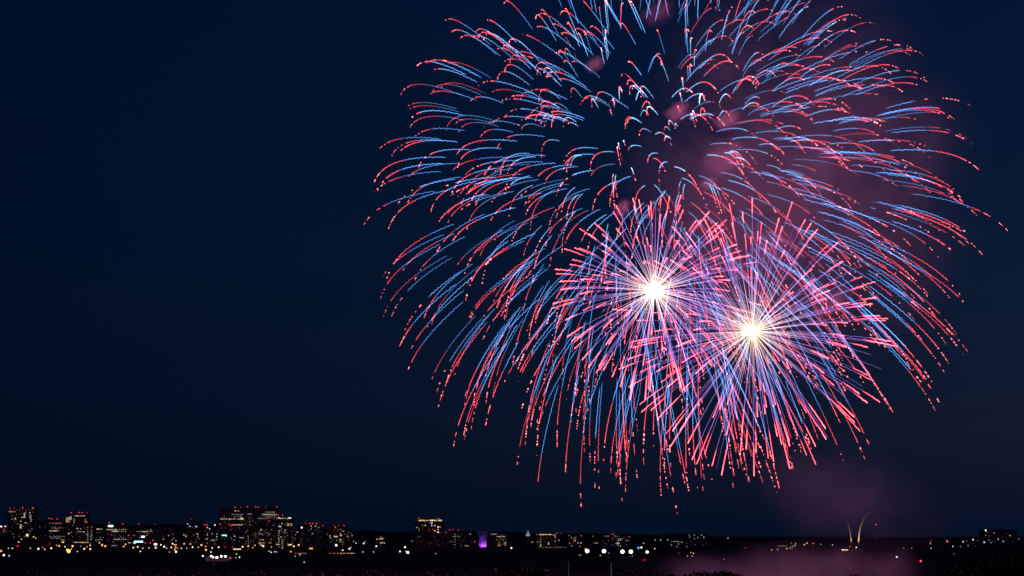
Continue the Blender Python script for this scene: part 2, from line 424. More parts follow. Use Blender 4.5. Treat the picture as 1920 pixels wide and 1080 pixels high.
building('low hotel block outlined by a bright warm line under its roof', 1005, 1048, 1001, D0+40, 'brick',
    R(1013, 1033, 1002.3, 14, 'y', 1.5, 1.7, 1.3) + R(1007, 1011, 1002.3, 2, 'y', .9) + C(1013.5, 1004, 1023, 6, 'y', .8, 1.5) + W(1013.5, 1022.7, 'w', 1.7, 1.8, 2.6) + C(1041, 1003, 1009, 4, 'y', 1) + W(1037.5, 1002.8, 'y', 1) + W(1028.6, 1019, 'w', 1.1, 1.6, 4)
    + W(1041, 1015, 'w', .7) + W(1048, 1013, 'w', .9) + R(1012, 1061, 1026.3, 14, 'w', .35) + S(1008, 1046, 1006, 1022, 14, 'wy', .3) + W(998 + 10, 1016.4, 'w', .5), [(1044, 1000.6, 1.3), (1051, 1001, .6)])
building('dim hillside block with a few scattered lights behind the floodlights', 1066, 1096, 1005.5, D0+300, 'slate',
    W(1078.4, 1013.3, 'y', 1.6) + W(1076, 1010, 'w', .7) + W(1071.4, 1008, 'c', .5, 1, 3) + W(1079, 1007.6, 'c', .5) + W(1084, 1018, 'w', 1.1) + W(1089.6, 1018, 'w', 1.1) + W(1087, 1024.4, 'w', .4) + W(1071.5, 1023.6, 'w', .6) + W(1076, 1015.4, 'o', .8),
    [(1061 + 6, 1004.6, 1.6), (1090, 1005.4, 1.8), (1068, 1018.8, 2.6)])
building('dim block with an outlined blue white window group behind the floodlights', 1127, 1180, 1003.5, D0+260, 'slate',
    R(1135, 1141, 1005, 3, 'w', .5) + R(1152, 1155, 1005, 2, 'w', .8) + [(1164, 1010.2, 8, .7, 'c', .5), (1159.6, 1012, .8, 4, 'c', .6)] + W(1163, 1012.6, 'c', 1.3) + R(1155, 1161, 1019, 4, 'w', .8) + C(1158.5, 1014, 1023, 4, 'w', .9) + W(1163, 1023.7, 'w', .9) + R(1113, 1120, 1018, 3, 'y', .7)
    + R(1131, 1141, 1014, 2, 'w', .3) + R(1175, 1179, 1013, 2, 'w', .6) + S(1129, 1178, 1007, 1024, 16, 'wc', .35), [(1112, 1005.4, 1.4), (1147.4, 1001.3, 1.4), (1151, 1001.3, 1.2), (1159, 1006, .9), (1180, 1006.7, 2)])
building('faint long block among the smoke with pinprick lights', 1250, 1330, 1002, D0+500, 'slate',
    R(1259, 1271, 1015.2, 4, 'w', .8) + W(1228+24, 1012.3, 'w', .9) + W(1272, 1020, 'w', .6) + W(1278, 1016.5, 'w', .8) + W(1292, 1001+2, 'w', .4) + W(1302, 1003.5, 'w', .6) + W(1315.3, 1003.4, 'w', .8) + W(1319.6, 1007.3, 'w', .9) + W(1293, 1007, 'w', .5)
    + W(1308.6, 1008, 'w', .5) + W(1302, 1010, 'w', .5) + W(1259, 1022, 'w', .7) + W(1268.6, 1025, 'w', .6) + W(1288, 1025, 'w', .4) + S(1252, 1328, 1004, 1024, 14, 'w', .25))
building('low smoky block with a slanting row of pale windows left of the curved spires', 1456, 1496, 1016, D0+40, 'slate',
    R(1460, 1475, 1023.7, 8, 'y', .3) + R(1483.5, 1492, 1018.5, 2, 'w', 1.3) + W(1491, 1022, 'y', 1.3) + R(1483, 1490, 1024.4, 4, 'w', .6) + R(1481, 1485, 1027.8, 2, 'w', .9))
building('broad dark block near the right edge with sparse windows and one greenish roof light', 1844, 1907, 994, D0-100, 'slate',
    W(1848.2, 994.4, 'g', 2, 2.4, 3.4) + W(1863.6, 999.4, 'w', .7, 2, 1.2) + W(1893.6, 1004, 'w', .8) + W(1871.5, 1011, 'w', 1.2) + W(1842.3 + 3, 1016.7, 'g', 1.6, 2.2, 2.6) + W(1881, 1015, 'w', 1.2) + W(1858, 1017.4, 'w', .6) + W(1854.3, 1012.6, 'w', .5) + W(1848, 1003.8, 'w', .5)
    + S(1848, 1904, 998, 1018, 16, 'w', .25), deep=45)
building('low far right house cut by the picture edge', 1908, 1940, 1008.5, D0-90, 'slate', W(1910, 1010.5, 'w', .6))
building('small hill block with one bright lamp left of the broad dark block', 1790, 1843, 1011.5, D0+200, 'slate',
    W(1824.4, 1007.8+4, 'g', 2, 2, 2.6) + W(1805.7, 1015.8, 'c', 1.5, 2, 2.4) + W(1815, 1022.8, 'w', .7) + W(1812.3, 1012+2, 'w', .3) + W(1801, 1024.8, 'w', .5) + S(1800, 1842, 1014, 1026, 5, 'w', .3))

# violet wash: real spot lights at the foot of the small tower
def spot(parent, name, loc, target, energy, col, size, blend=.6):
    l = bpy.data.lights.new(name, 'SPOT')
    l.energy = energy; l.color = col; l.spot_size = math.radians(size); l.spot_blend = blend; l.shadow_soft_size = 1
    o = bpy.data.objects.new(name, l); COL.objects.link(o)
    if parent: o.parent = parent
    o.location = loc
    o.rotation_euler = (Vector(target) - Vector(loc)).to_track_quat('-Z', 'Y').to_euler()
    return o
MB().box(-8.2, -7, -9, -.3, 0, 37).box(12.8, 14, -9, -.3, 0, 37).box(-3.2, -2.6, -2, -.3, 0, 37).box(1.4, 2, -2, -.3, 0, 37).box(6.2, 6.8, -2, -.3, 0, 37).build('fin_and_light_baffle', M['conc'], purple_root)  # outer pair of piers added to confine the violet wash; rest are ribs
for dx in (-1, 5.5, 10):
    spot(purple_root, 'wash_light', (dx, -7, 7), (dx, 0, 28), 85000, (.30, .06, 1.0), 100)

# ------------------------------------------------------------------ hilltop temple (tiny pale pyramid)
P = at(990, 1003.5, 7000)
t = empty('temple_tower', (P.x, 7000, 0), 'tiny pale stepped tower with pointed top on the dark ridge', 'tower')
m = MB()
for q, (hw, z0, z1) in enumerate(((9, 0, P.z+2), (7, P.z+2, P.z+7), (5, P.z+7, P.z+12))):
    m.box(-hw, hw, -hw, hw, z0, z1)
m.build('tower_body', M['stone'], t)
m = MB(); m.tube([(0, 0, P.z+12), (0, 0, P.z+22)], [5, .3], 4); m.build('pyramid_roof', M['stone'], t)
spot(t, 'wash_light', (0, -40, P.z+2), (0, 0, P.z+12), 25000, (.8, .9, 1), 60)

# ------------------------------------------------------------------ curved memorial spires
mem = empty('memorial_spires', at(1603, 1031, D0-200) * 1, 'pair of slender curved steel spires leaning apart, lit warm from below', 'monument')
mem.location.z = 0
for pts, r0 in ((((1597.3, 1030), (1596.2, 1016), (1594.6, 1003), (1592.2, 990), (1588.8, 977.5)), 1.9),
                (((1610.6, 1031), (1609.8, 1016), (1610.6, 1003), (1613.6, 987), (1619.5, 973), (1624.5, 966), (1630.8, 960)), 2.6)):
    pp = [at(x, y, D0-200) - mem.location for x, y in pts]
    # resample smoothly
    n = len(pp); out = []
    for i in range(n-1):
        a, b, c, d = pp[max(i-1, 0)], pp[i], pp[i+1], pp[min(i+2, n-1)]
        for k in range(6):
            u = k/6
            out.append(0.5*((2*b)+(c-a)*u+(2*a-5*b+4*c-d)*u*u+(3*b-a-3*c+d)*u**3))
    out.append(pp[-1])
    rr = [r0*(1-.68*i/(len(out)-1)) for i in range(len(out))]
    MB().tube(out, rr, 8).build('spire', M['steel'], mem)
b0 = at(1603, 1031, D0-200)
MB().box(-14, 14, -10, 10, 0, max(1.0, b0.z)).build('plinth', M['stone'], mem)
for px, tx, ty in ((1599, 1592, 985), (1606, 1614, 985), (1611, 1622, 965)):
    a = at(px, 1031, D0-200) - mem.location; a.y -= 22; a.z += 2
    b = at(tx, ty, D0-200) - mem.location
    spot(mem, 'floodlight', a, b, 190000, (1, .62, .32), 60)

# ------------------------------------------------------------------ radio mast
P = at(1643, 984.5, 6500)
t = empty('radio_mast', (P.x, 6500, 0), 'thin lattice mast with two red lights right of the curved spires', 'mast')
m = MB()
for a in range(3):
    th = a*2.094
    m.tube([(2*math.cos(th), 2*math.sin(th), 0), (.5*math.cos(th), .5*math.sin(th), P.z)], [.25, .15], 4)
for q in range(0, int(P.z), 8):
    k = 2 - 1.5*q/P.z
    m.box(-k, k, -.15, .15, q, q+.3)
m.build('lattice', M['dpole'], t)
MB().ball((0, 0, 0), 2.6, 2, 2.6).build('beacon_light', E('r', 1.6), t, (0, 0, P.z+2))
MB().ball((0, 0, 0), 2.2, 2, 2).build('beacon_light', E('r', .25), t, (0, -2, at(1643, 1007.5, 6500).z))

# ------------------------------------------------------------------ street lamps, each its own thing
LAMPS = []   # (x, y, colour, strength, size px)
for s_ in """2 1033 o 1.6 4|7 1041 c 3 3.6|17 1042 c 1.6 2.2|16 1028 w 1 2|23 1028 w 1.6 2.2|33 1024 r 2 2.2|57 1028 g 1.2 2|72 1029 g 2.6 3.2|80 1026.5 r 1.6 2.4|84 1030 c 1.3 2.2|93 1020 r .9 2|96 1028 w 2.4 2.8|106 1022.5 w 1 1.8
111 1023.5 o 2.4 3|122 1025 w 1.7 2.2|136 1024 y 2.6 3.2|129 1033.5 o 5 6|126 1031 o 3 4|133.5 1029.5 o 2 2.2|145 1034 w 1.5 2|151 1024 w .7 1.6|158 1029 y 2.2 3|163.3 1025 o 1.4 2|169 1022.4 w 1.6 2.2|169.3 1029.5 y 2.2 3|51 1003.5 y 2.2 4.4|40 1011 y 1.3 2|35 1016.5 w 1.3 2.4|63 1006.5 y 1.6 2.2|67 1009 w 1.2 1.8
191.5 1022 o 2.4 3.4|197.5 1024 y 2.2 2.8|186 1018 w 1 1.8|232 1024.7 o 2.2 2.6|235.3 1020.5 y 1.4 2.4|250 1026.7 o 2.6 3|258.4 1025.4 y 2 2.8|263 1034 w 1.8 2.2|267.6 1028 w 1.3 2|279.5 1027.2 w 1.4 2|292 1026.8 o 3 3.6|301.7 1021.5 w 1.8 2.4|308 1025 w 2.6 3.2|312.5 1028 y 1.2 2|321 1026.4 o 2.4 3|323.4 1019.3 y 2.2 2.6|327 1021.4 w 1.6 2|330 1021.4 o 1.8 2.4|329.3 1026 o 2.2 2.6|333 1028 o 1.4 2|340 1028 y 1.7 2.2|345.3 1019.6 o 2 2.8|356.8 1020 o 1.7 2.8|361 1025.7 w 1.9 2.6|350 1028 w 1.1 1.8|372 1026 y 1.4 2
330 1034.4 w 3.2 3.4|327.6 1030.4 w 1.8 2|377.6 1022 o 2.6 3.2|385.6 1024.6 y 1.4 2|386 1031 o 2.6 3.4|397.8 1027.4 y 1.8 2.6|410 1026 w 2 2.6|395.5 1035 w 1.8 2.4|455 1025.3 y 2.2 2.8|465.5 1024 o 1.8 3|478 1022.5 w 1.2 2|474 1026.7 w 1 1.8|551 1024.3 w 2 2.8|560 1022 o 2.6 3.2|581.3 1028.4 o 2.2 2.8|585 1028.4 o 2.2 2.8|545.4 1034.4 o 2 2.6|562.3 1040 b 2.4 2.6|570.4 1054 c 1.2 2|630.4 1022.4 w 3 3.8|655 1029 w 2.2 2.8|642.5 1031.6 w 1.8 2.4|658 1026.6 w 1 1.8|667.5 1018.4 c 1.1 2.2|682 1019 c 1.9 2.6|684 1015.6 w .9 1.6|705.6 1024.2 w 2.2 2.8|700.5 1035 w .9 2|680.4 1035 w 1 2.2
759.3 1026 w 2.6 3|750 1034 w 2 2.8|761 1034 w 1.4 1.8|817 1038 w .7 2|958.8 1027.5 y 2.2 3.2|998 1016.5 w .7 2.2|1098 1029.4 o 2 3|1086.5 1040.7 w .6 1.6|1089 1040.7 w .6 1.6|1125.6 1041.5 w .8 1.9|1141.5 1037 w .5 1.8|1197 1027.3 b 1.8 4|1202.6 1026.6 c 2 3.2|1206.7 1018.6 w .9 2|1227.6 1028.6 w 1.1 2.2|1185.5 1042 w .5 1.8|1207 1050 r .9 2|1209.8 1050 r .9 2|1228.5 1012.3 w .8 1.8|1238.6 1012.3 w .9 1.9|1295.3 1035.8 o 1.5 1.8|1300 1037.6 y 1.3 1.9|1289 1042.7 o 1.1 1.9|1298 1042.8 y .9 1.9|1273 1037.5 r .6 2
1365 1009 w .9 1.9|1398 1027 r .7 1.9|1357 1048.6 w .4 1.8|1447 1031 w .9 1.8|1458 1030 w .8 1.8|1475.3 1028.7 o 1.8 2.2|1508 1021.2 y 1.3 2.2|1513 1018.5 y 1.3 2.2|1525 1018.8 r 1.2 3|1539 1020.6 w .6 1.8|1561 1021.6 w .8 1.9|1580 1031 w 2 2.6|1593.4 1024.8 o 1 1.8|1605.5 1026.4 w 1.8 2.4|1681.5 1044.3 w 2 3|1694.5 1028 w .3 1.8|1709.4 1028 w .4 1.8|1745.4 1014.3 r 1 2|1744.5 1019 w .6 2.4|1745.6 1028 w .8 1.9|1775.3 1014.4 c 1 2|1777.4 1016 r 1.3 2.4|1786.5 1024.5 w 1.4 2|1788.5 1038.5 w .4 1.7|1726.4 1052 r 4 3.6|443.5 1039 k 1.3 2|449 1044.6 w 1.8 2.4|442 1046 k .9 1.8|432 1046.4 r 2.6 2.8
504.5 1033.5 w 1.1 2|508.5 1035.5 w 1.4 2.2|515 1034.5 w 1.2 2.2|518.5 1034.8 w .9 1.8|553.4 1042.6 w .8 1.8|317.8 1035 w .7 1.8""".replace('\n', '|').split('|'):
    q = s_.split()
    LAMPS.append((float(q[0]), float(q[1]), q[2], float(q[3]), float(q[4])))
LAMPS.sort()
LAND = [(14, 'below the far left residential tower'), (66, 'left of the crowned tower'), (122, 'below the crowned tower'), (176, 'below the white rooftop sign'),
        (243, 'below the two white lit signs'), (296, 'below the plain grey slab'), (344, 'below the blue roof lights'), (380, 'left of the floodlit yard'), (412, 'below the largest complex'),
        (468, 'below the lit lobby block'), (530, 'by the road middle'), (610, 'by the road right end'), (664, 'right of the left skyline'), (735, 'below the lone orange crowned tower'),
        (860, 'right of the violet tower'), (985, 'near the warm lined hotel'), (1066, 'among the green white floodlights'), (1188, 'at the left smoke edge'), (1262, 'inside the low smoke'),
        (1430, 'left of the curved spires'), (1570, 'at the curved spires'), (1660, 'right of the curved spires'), (1735, 'before the far right block')]
CN = dict(w='warm white', y='amber', o='orange', c='cool white', g='pale green', r='red', b='blue', k='cyan')
ORD = 'first second third fourth fifth sixth seventh eighth ninth tenth eleventh twelfth thirteenth fourteenth fifteenth sixteenth seventeenth eighteenth nineteenth twentieth twenty-first twenty-second'.split()
cnt = {}
def land(x):
    r = LAND[0][1]
    for lx, n in LAND:
        if x >= lx - 1: r = n
    return r
tot = {}
for L in LAMPS: tot[(L[2], land(L[0]))] = tot.get((L[2], land(L[0])), 0) + 1
lamp_mesh = {}
for (x, y, c, st, sz) in LAMPS:
    # depth from the row: lamps low in the picture stand nearer
    D = 4850.0
    P = at(x, y, D)
    if P.z < 9:
        D = (H - 9) * F / max(y - 1000, 1) * 1.0
        D = min(D, 4850.0)
        P = at(x, y, D)
    key = (c, land(x)); cnt[key] = cnt.get(key, 0) + 1
    if tot[key] == 1: lab = 'the only %s street lamp %s' % (CN[c], land(x))
    else: lab = '%s %s street lamp from the left %s' % (ORD[cnt[key]-1], CN[c], land(x))
    root = empty('street_lamp', (P.x, P.y, 0), lab, 'street lamp', 'street lamps across the dark foreground of the city')
    r = sz * .5 * D / F
    pole = MB().tube([(0, .3, 0), (0, .3, P.z*.92), (0, 0, P.z + r*.6)], [.22, .16, .12], 6).build('pole', M['dpole'], root)
    MB().ball((0, 0, 0), r, r*.8, r, 10, 6).build('lamp_head', E(c, st*.85), root, (0, 0, P.z))

# bright floodlights; green white heads oversized to stand for their glare
for i, (x, y, c, st, sz, lab) in enumerate((
    (1101, 1033.3, 'g', 4, 7.2, 'leftmost of the five big green white floodlights, beside a small orange lamp'),
    (1132.6, 1033.4, 'g', 4, 7.2, 'second of the five big green white floodlights from the left'),
    (1167.2, 1034.3, 'g', 4, 7.2, 'middle one of the five big green white floodlights'),
    (1182.8, 1034.4, 'g', 4, 7.2, 'fourth big green white floodlight from the left, close to the middle one'),
    (1213.4, 1035, 'g', 2.4, 5.6, 'rightmost big green white floodlight beside the smoke'),
    (380.3, 1042.4, 'w', 3, 2.8, 'dim leftmost floodlight of the bright yard below the left skyline'),
    (396, 1042.6, 'w', 4, 3.8, 'second floodlight from the left in the bright yard below the left skyline'),
    (399.6, 1045, 'w', 4, 3.2, 'third floodlight from the left in the bright yard below the left skyline'),
    (406.6, 1045.2, 'w', 5, 4.4, 'largest floodlight in the middle of the bright yard below the left skyline'),
    (415, 1043, 'w', 5, 4, 'second floodlight from the right in the bright yard below the left skyline'),
    (422.6, 1043, 'w', 5, 4, 'rightmost floodlight of the bright yard below the left skyline'),
    (764.5, 1036, 'w', 4, 4.4, 'bright low white floodlight on the ground below the lone tower'))):
    D = (H - 11) * F / (y - 1000)
    P = at(x, y, D)
    root = empty('floodlight_mast', (P.x, P.y, 0), lab, 'floodlight', 'green white floodlights' if c == 'g' else 'floodlights of the bright yard')
    r = sz * .5 * D / F
    MB().tube([(0, .8, 0), (0, .8, P.z + r*.5)], [.3, .2], 6).box(-r*.8, r*.8, .35, .6, P.z - r*.15, P.z + r*.15).build('pole', M['dpole'], root)
    MB().ball((0, 0, 0), r, .4*r, r*.92, 12, 6).build('lamp_head', E(c, st), root, (0, 0, P.z))
# floodlit yard wall
a, b = at(380, 1040.5, 3080), at(424, 1040.5, 3080)
t = empty('warehouse', ((a.x+b.x)/2, 3110, 0), 'long low pale warehouse lit up behind the bright yard floodlights', 'warehouse', 'buildings of the far skyline')
hw = (b.x-a.x)/2
MB().box(-hw, hw, 0, 30, 0, 9).box(-hw-.4, hw+.4, -.4, 30.4, 9, 9.5).build('wall', M['stone'], t)
MB().box(-hw*.8, -hw*.3, 8, 20, 9.5, 11).build('plant_room', M['roof'], t)
for k, dx in enumerate((-.5, 0, .5)):
    l = bpy.data.lights.new('yard_light', 'POINT'); l.energy = 120; l.color = (1, .85, .62); l.shadow_soft_size = .5
    o = bpy.data.objects.new('yard_light', l); COL.objects.link(o); o.parent = t; o.location = (hw*dx*1.4, -14, 9)
# amber lit canopy near the spires
a = at(1585, 1031, D0-260)
t = empty('lit_canopy', (a.x, D0-260, 0), 'low flat roofed kiosk with an amber lit fascia at the foot of the spires', 'kiosk')
MB().box(-7, 7, 0, 10, 0, max(3, a.z-1.2)).build('wall', M['stone'], t)
MB().box(-7.5, 7.5, -.6, .0, -.9, .9).build('fascia', E('y', 1.6), t, (0, 0, max(3, a.z)))
MB().box(-7.6, 7.6, 0.02, 10.4, max(3, a.z-1.19), max(3, a.z)+1).build('roof', M['roof'], t)

# ------------------------------------------------------------------ road with parked and queuing cars
RD = 4250.0
a, b = at(540, 1036, RD), at(690, 1036, RD)
m = MB(); m.box(a.x-300, b.x+400, RD-9, RD+9, 0.004, 0.12); r = m.build('road', M['asphalt']); r['kind'] = 'structure'
m = MB()
for q in range(60):
    x = a.x - 280 + q*14
    m.box(x, x+5, RD-.1, RD+.1, .124, .13)
mk = m.build('road_markings', M['pole']); mk['kind'] = 'structure'

def make_car(paint):
    root = empty('car', (0, 0, 0))
    prof = [(-2.3, .35), (-2.3, .85), (-1.5, .98), (-.9, 1.5), (.6, 1.52), (1.3, 1.0), (2.2, .85), (2.3, .5), (2.3, .35)]
    v = [(x, y, z) for y in (-.88, .88) for x, z in prof]; n = len(prof)
    f = [tuple(range(n)), tuple(range(2*n-1, n-1, -1))] + [(i, n+i, n+(i+1) % n, (i+1) % n) for i in range(n)]
    me = bpy.data.meshes.new('body'); me.from_pydata(v, [], f); me.update()
    link('body', me, M[paint], root)
    for x in (-1.4, 1.4):
        for y in (-.86, .86):
            MB().tube([(x, y-.1, .33), (x, y+.1, .33)], [.33, .33], 10).build('wheel', M['tyre'], root)
    return root
def dup(root, loc):
    r = root.copy(); COL.objects.link(r); r.location = loc
    for ch in list(root.children):
        c = ch.copy(); COL.objects.link(c); c.parent = r
    return r
proto = {k: make_car(k) for k in ('carw', 'card')}
used = set()
head = MB().ball((0, 0, 0), 1.5, .5, .9, 8, 5).mesh('headlight')
cars = []
for i in range(34):
    px = 553 + i*1.6 if i < 14 else 617 + (i-14)*2.45
    if 14 <= i < 18: px = 618 + (i-14)*2.9
    cars.append((px, i))
CCOL = 'orrwrwworwrwwr' + 'wrwwrrwrryoyyywywccc'
for px, i in cars:
    bright = 2.0 if px > 628 else .55
    key = random.choice(('carw', 'card'))
    P = at(px, 1034, RD)
    loc = (P.x, RD + random.choice((-4.2, 3.8)), .12)
    if key in used: o = dup(proto[key], loc)
    else: o = proto[key]; o.location = loc; used.add(key)
    c = CCOL[i % len(CCOL)]
    j = bpy.data.objects.new('tail_light' if c == 'r' else 'headlight', head.copy() if 0 else MB().ball((0, 0, 0), 1.25, .4, .8, 8, 5).mesh('car_light'))
    COL.objects.link(j); j.data.materials.append(E(c, bright)); j.parent = o; j.location = (-2.0 if c == 'r' else 2.0, -1.0, .9)
    part = 'left dim stretch' if px < 610 else ('middle of the road' if px < 629 else 'bright right stretch')
    lit = {'r': 'red tail lights', 'w': 'warm headlights', 'o': 'orange lights', 'y': 'amber lights', 'c': 'cool white headlights'}[c]
    col = 'pale' if key == 'carw' else 'dark'
    tag(o, '%s car showing %s in the %s of the lit road' % (col, lit, part), 'car', 'queue of cars on the lit road, %s' % ' '.join((col, lit, part)))

# ------------------------------------------------------------------ flagpoles
for x, y, lab in ((1066, 1055, 'left and dimmer of the two white flagpoles in the dark foreground'), (1146, 1058.5, 'right and brighter of the two white flagpoles in the dark foreground')):
    P = at(x, y, 900)
    t = empty('flagpole', (P.x, 900, 0), lab, 'flagpole', 'white flagpoles in the foreground')
    MB().tube([(0, 0, 0), (0, 0, P.z)], [.34, .22], 10).build('pole', M['pole'], t)
    MB().ball((0, 0, P.z+.25), .36, .36, .36, 10, 8).build('finial', M['pole'], t)
    MB().tube([(0, 0, 0), (0, 0, .5)], [.8, .6], 12).build('base', M['stone'], t)
    spot(t, 'pole_light', (2 if x < 1100 else -2, -14, 6), (0, 0, P.z-2), 5200 if x > 1100 else 2600, (.75, .82, 1), 40)

# ------------------------------------------------------------------ trees
def tree_mesh(seed, h, wdt, n=1500):
    r = np.random.default_rng(seed)
    k = 9
    cen = np.stack([r.normal(0, wdt*.24, k), r.normal(0, wdt*.24, k), h*(.55 + .3*r.random(k))], 1)
    rad = wdt*(.18 + .14*r.random(k))
    v, f = [], []
    for i in range(n):
        c = r.integers(k)
        d = r.normal(0, 1, 3); d /= np.linalg.norm(d)
        p = cen[c] + d*rad[c]*(r.random()**.35)*np.array((1, 1, .8))
        s = r.uniform(.35, .95)
        a = r.normal(0, 1, 3); a /= np.linalg.norm(a)
        b = np.cross(a, r.normal(0, 1, 3)); b /= np.linalg.norm(b)
        q = len(v)
        v += [tuple(p - a*s), tuple(p + b*s*.6), tuple(p + a*s), tuple(p - b*s*.6)]
        f.append((q, q+1, q+2, q+3))
    crown = bpy.data.meshes.new('crown'); crown.from_pydata(v, [], f); crown.update(); crown.materials.append(M['leaf'])
    t = MB().tube([(0, 0, -1), (.1, 0, h*.3), (0, .1, h*.6)], [.6, .45, .2], 7)
    for c in cen[:5]:
        t.tube([(0, 0, h*.35), tuple(np.array((0, 0, h*.35))*.4 + c*.6), tuple(c)], [.28, .18, .06], 5)
    tm = t.mesh('trunk'); tm.materials.append(M['bark'])
    return crown, tm, float(max(q[2] for q in v))
TM = [tree_mesh(40+i, 24, w_, n_) for i, (w_, n_) in enumerate(((17, 1900), (22, 2400), (14, 1500), (19, 2000)))]
tp = []
def tree(px, pyt, D, base=0, label=None, kind=None, wide=1):
    P = at(px, pyt, D)
    c, tm, top = TM[len(tp) % 4 if kind is None else kind]
    s = max(.25, (P.z - base) / top)
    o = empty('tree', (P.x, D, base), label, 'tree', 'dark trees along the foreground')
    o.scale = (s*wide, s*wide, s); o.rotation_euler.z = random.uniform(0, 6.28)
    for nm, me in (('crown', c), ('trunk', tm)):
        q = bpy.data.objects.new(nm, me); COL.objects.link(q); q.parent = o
    tp.append(o)
# individual silhouettes seen against the glowing smoke
tree(1190, 1066, 1000, label='dark tree at the left end of the purple smoke, right of the right flagpole')
tree(1207, 1069, 1010, label='lower dark tree beside the tree at the left end of the purple smoke')
tree(1337, 1068.5, 1000, label='left tree of the dark pair standing up against the purple smoke')
tree(1360, 1068, 1004, label='right tree of the dark pair standing up against the purple smoke')
tree(1348, 1070, 1015, label='small tree filling the gap in the dark pair against the purple smoke')
for i, (x, y) in enumerate(((1228, 1076), (1245, 1074.5), (1262, 1076), (1280, 1075), (1300, 1075.5), (1318, 1074))):
    tree(x, y, 1000, label='%s low bushy tree from the left in the hedge line under the smoke' % ORD[i])
tree(1606, 1076, 900, label='lone dark treetop under the curved spires at the lower picture edge')
tree(1628, 1079, 905, label='lower treetop right of the lone one under the curved spires')
for i, x in enumerate((955, 978, 1000, 1022)):
    tree(x, (1062, 1058, 1060, 1066)[i], 980, label='%s tree from the left in the dark clump below the warm lined hotel' % ORD[i])
n = 0
lft = 0
for x in list(range(-10, 950, 46)):
    lft += 1
    tree(x + random.uniform(-8, 8), random.uniform(1067, 1075), random.uniform(880, 1000), label='%s dark tree from the left edge in the unlit lower left tree row' % ORD[lft-1], wide=1.5)
# wooded mound at lower right
def mound(cx, cy, rx, ry, h):
    v, f = [], []
    n, k = 40, 8
    for i in range(k+1):
        u = i/k
        for j in range(n):
            th = 2*math.pi*j/n
            v.append((cx + rx*(1-u)*math.cos(th), cy + ry*(1-u)*math.sin(th), h*math.sin(u*math.pi/2)**1.3 - .3*(1-u)))
    for i in range(k):
        for j in range(n):
            f.append((i*n+j, i*n+(j+1) % n, (i+1)*n+(j+1) % n, (i+1)*n+j))
    me = bpy.data.meshes.new('knoll'); me.from_pydata(v, [], f); me.update()
    o = link('knoll', me, M['ground']); o['kind'] = 'structure'
mc = at(1905, 1040, 760)
mound(mc.x, 760, 55, 60, 20)
for i, (x, y, D) in enumerate(((1800, 1056, 735), (1822, 1051, 745), (1845, 1046, 755), (1868, 1042, 750), (1890, 1038, 760), (1912, 1035, 752), (1782, 1063, 725), (1930, 1033, 770))):
    d = abs(at(x, 1040, D).x - mc.x)/55
    tree(x, y, D, base=max(0, 20*(1-d*1.05)), label='dark tree on the wooded knoll at lower right, %s' % (('near its left foot', 'low on its left slope', 'halfway up its left slope', 'high on its left slope', 'left of its top', 'on its top', 'outermost left', 'beyond its top')[i]))

# ------------------------------------------------------------------ fireworks
FD = 1250.0
PX = FD / F
spark = bpy.data.materials.new('burning_spark')
spark.use_nodes = True
n_ = spark.node_tree
n_.nodes.remove(n_.nodes['Principled BSDF'])
ca = n_.nodes.new('ShaderNodeAttribute'); ca.attribute_name = 'spark_colour'
em = n_.nodes.new('ShaderNodeEmission')
n_.links.new(ca.outputs['Color'], em.inputs[0]); em.inputs[1].default_value = 1.0
tb_ = n_.nodes.new('ShaderNodeBsdfTransparent'); ad_ = n_.nodes.new('ShaderNodeAddShader')   # see-through emission, so crossing trails add up like a long exposure
n_.links.new(em.outputs[0], ad_.inputs[0]); n_.links.new(tb_.outputs[0], ad_.inputs[1])
n_.links.new(ad_.outputs[0], n_.nodes['Material Output'].inputs[0])
spark.cycles.emission_sampling = 'NONE'

K = 4
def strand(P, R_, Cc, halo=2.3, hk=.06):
    """one closed sleeve along P (n,3): a hot core of radius R_ and, turned back over it, a wider faint sleeve that paints the glow around it"""
    n = len(P)
    T = np.gradient(P, axis=0); T /= np.linalg.norm(T, axis=1)[:, None] + 1e-9
    up = np.array((0.03, 1.0, 0.07))
    A = np.cross(T, up); A /= np.linalg.norm(A, axis=1)[:, None] + 1e-9
    B = np.cross(T, A)
    H_ = np.maximum(Cc, 0)*hk  # sleeve colour: glow fringe painted as a dimmer copy of the core
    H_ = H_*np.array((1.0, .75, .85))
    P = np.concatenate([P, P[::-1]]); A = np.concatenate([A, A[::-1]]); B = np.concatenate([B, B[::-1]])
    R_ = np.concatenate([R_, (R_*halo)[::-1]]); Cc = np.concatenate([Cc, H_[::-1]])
    n *= 2
    ang = np.arange(K)*2*np.pi/K
    V = P[:, None, :] + R_[:, None, None]*(A[:, None, :]*np.cos(ang)[None, :, None] + B[:, None, :]*np.sin(ang)[None, :, None])
    i = np.arange(n-1)[:, None]; j = np.arange(K)[None, :]
    Fq = np.stack([i*K+j, i*K+(j+1) % K, (i+1)*K+(j+1) % K, (i+1)*K+j], -1).reshape(-1, 4)
    return V.reshape(-1, 3), Fq, np.repeat(Cc, K, axis=0)

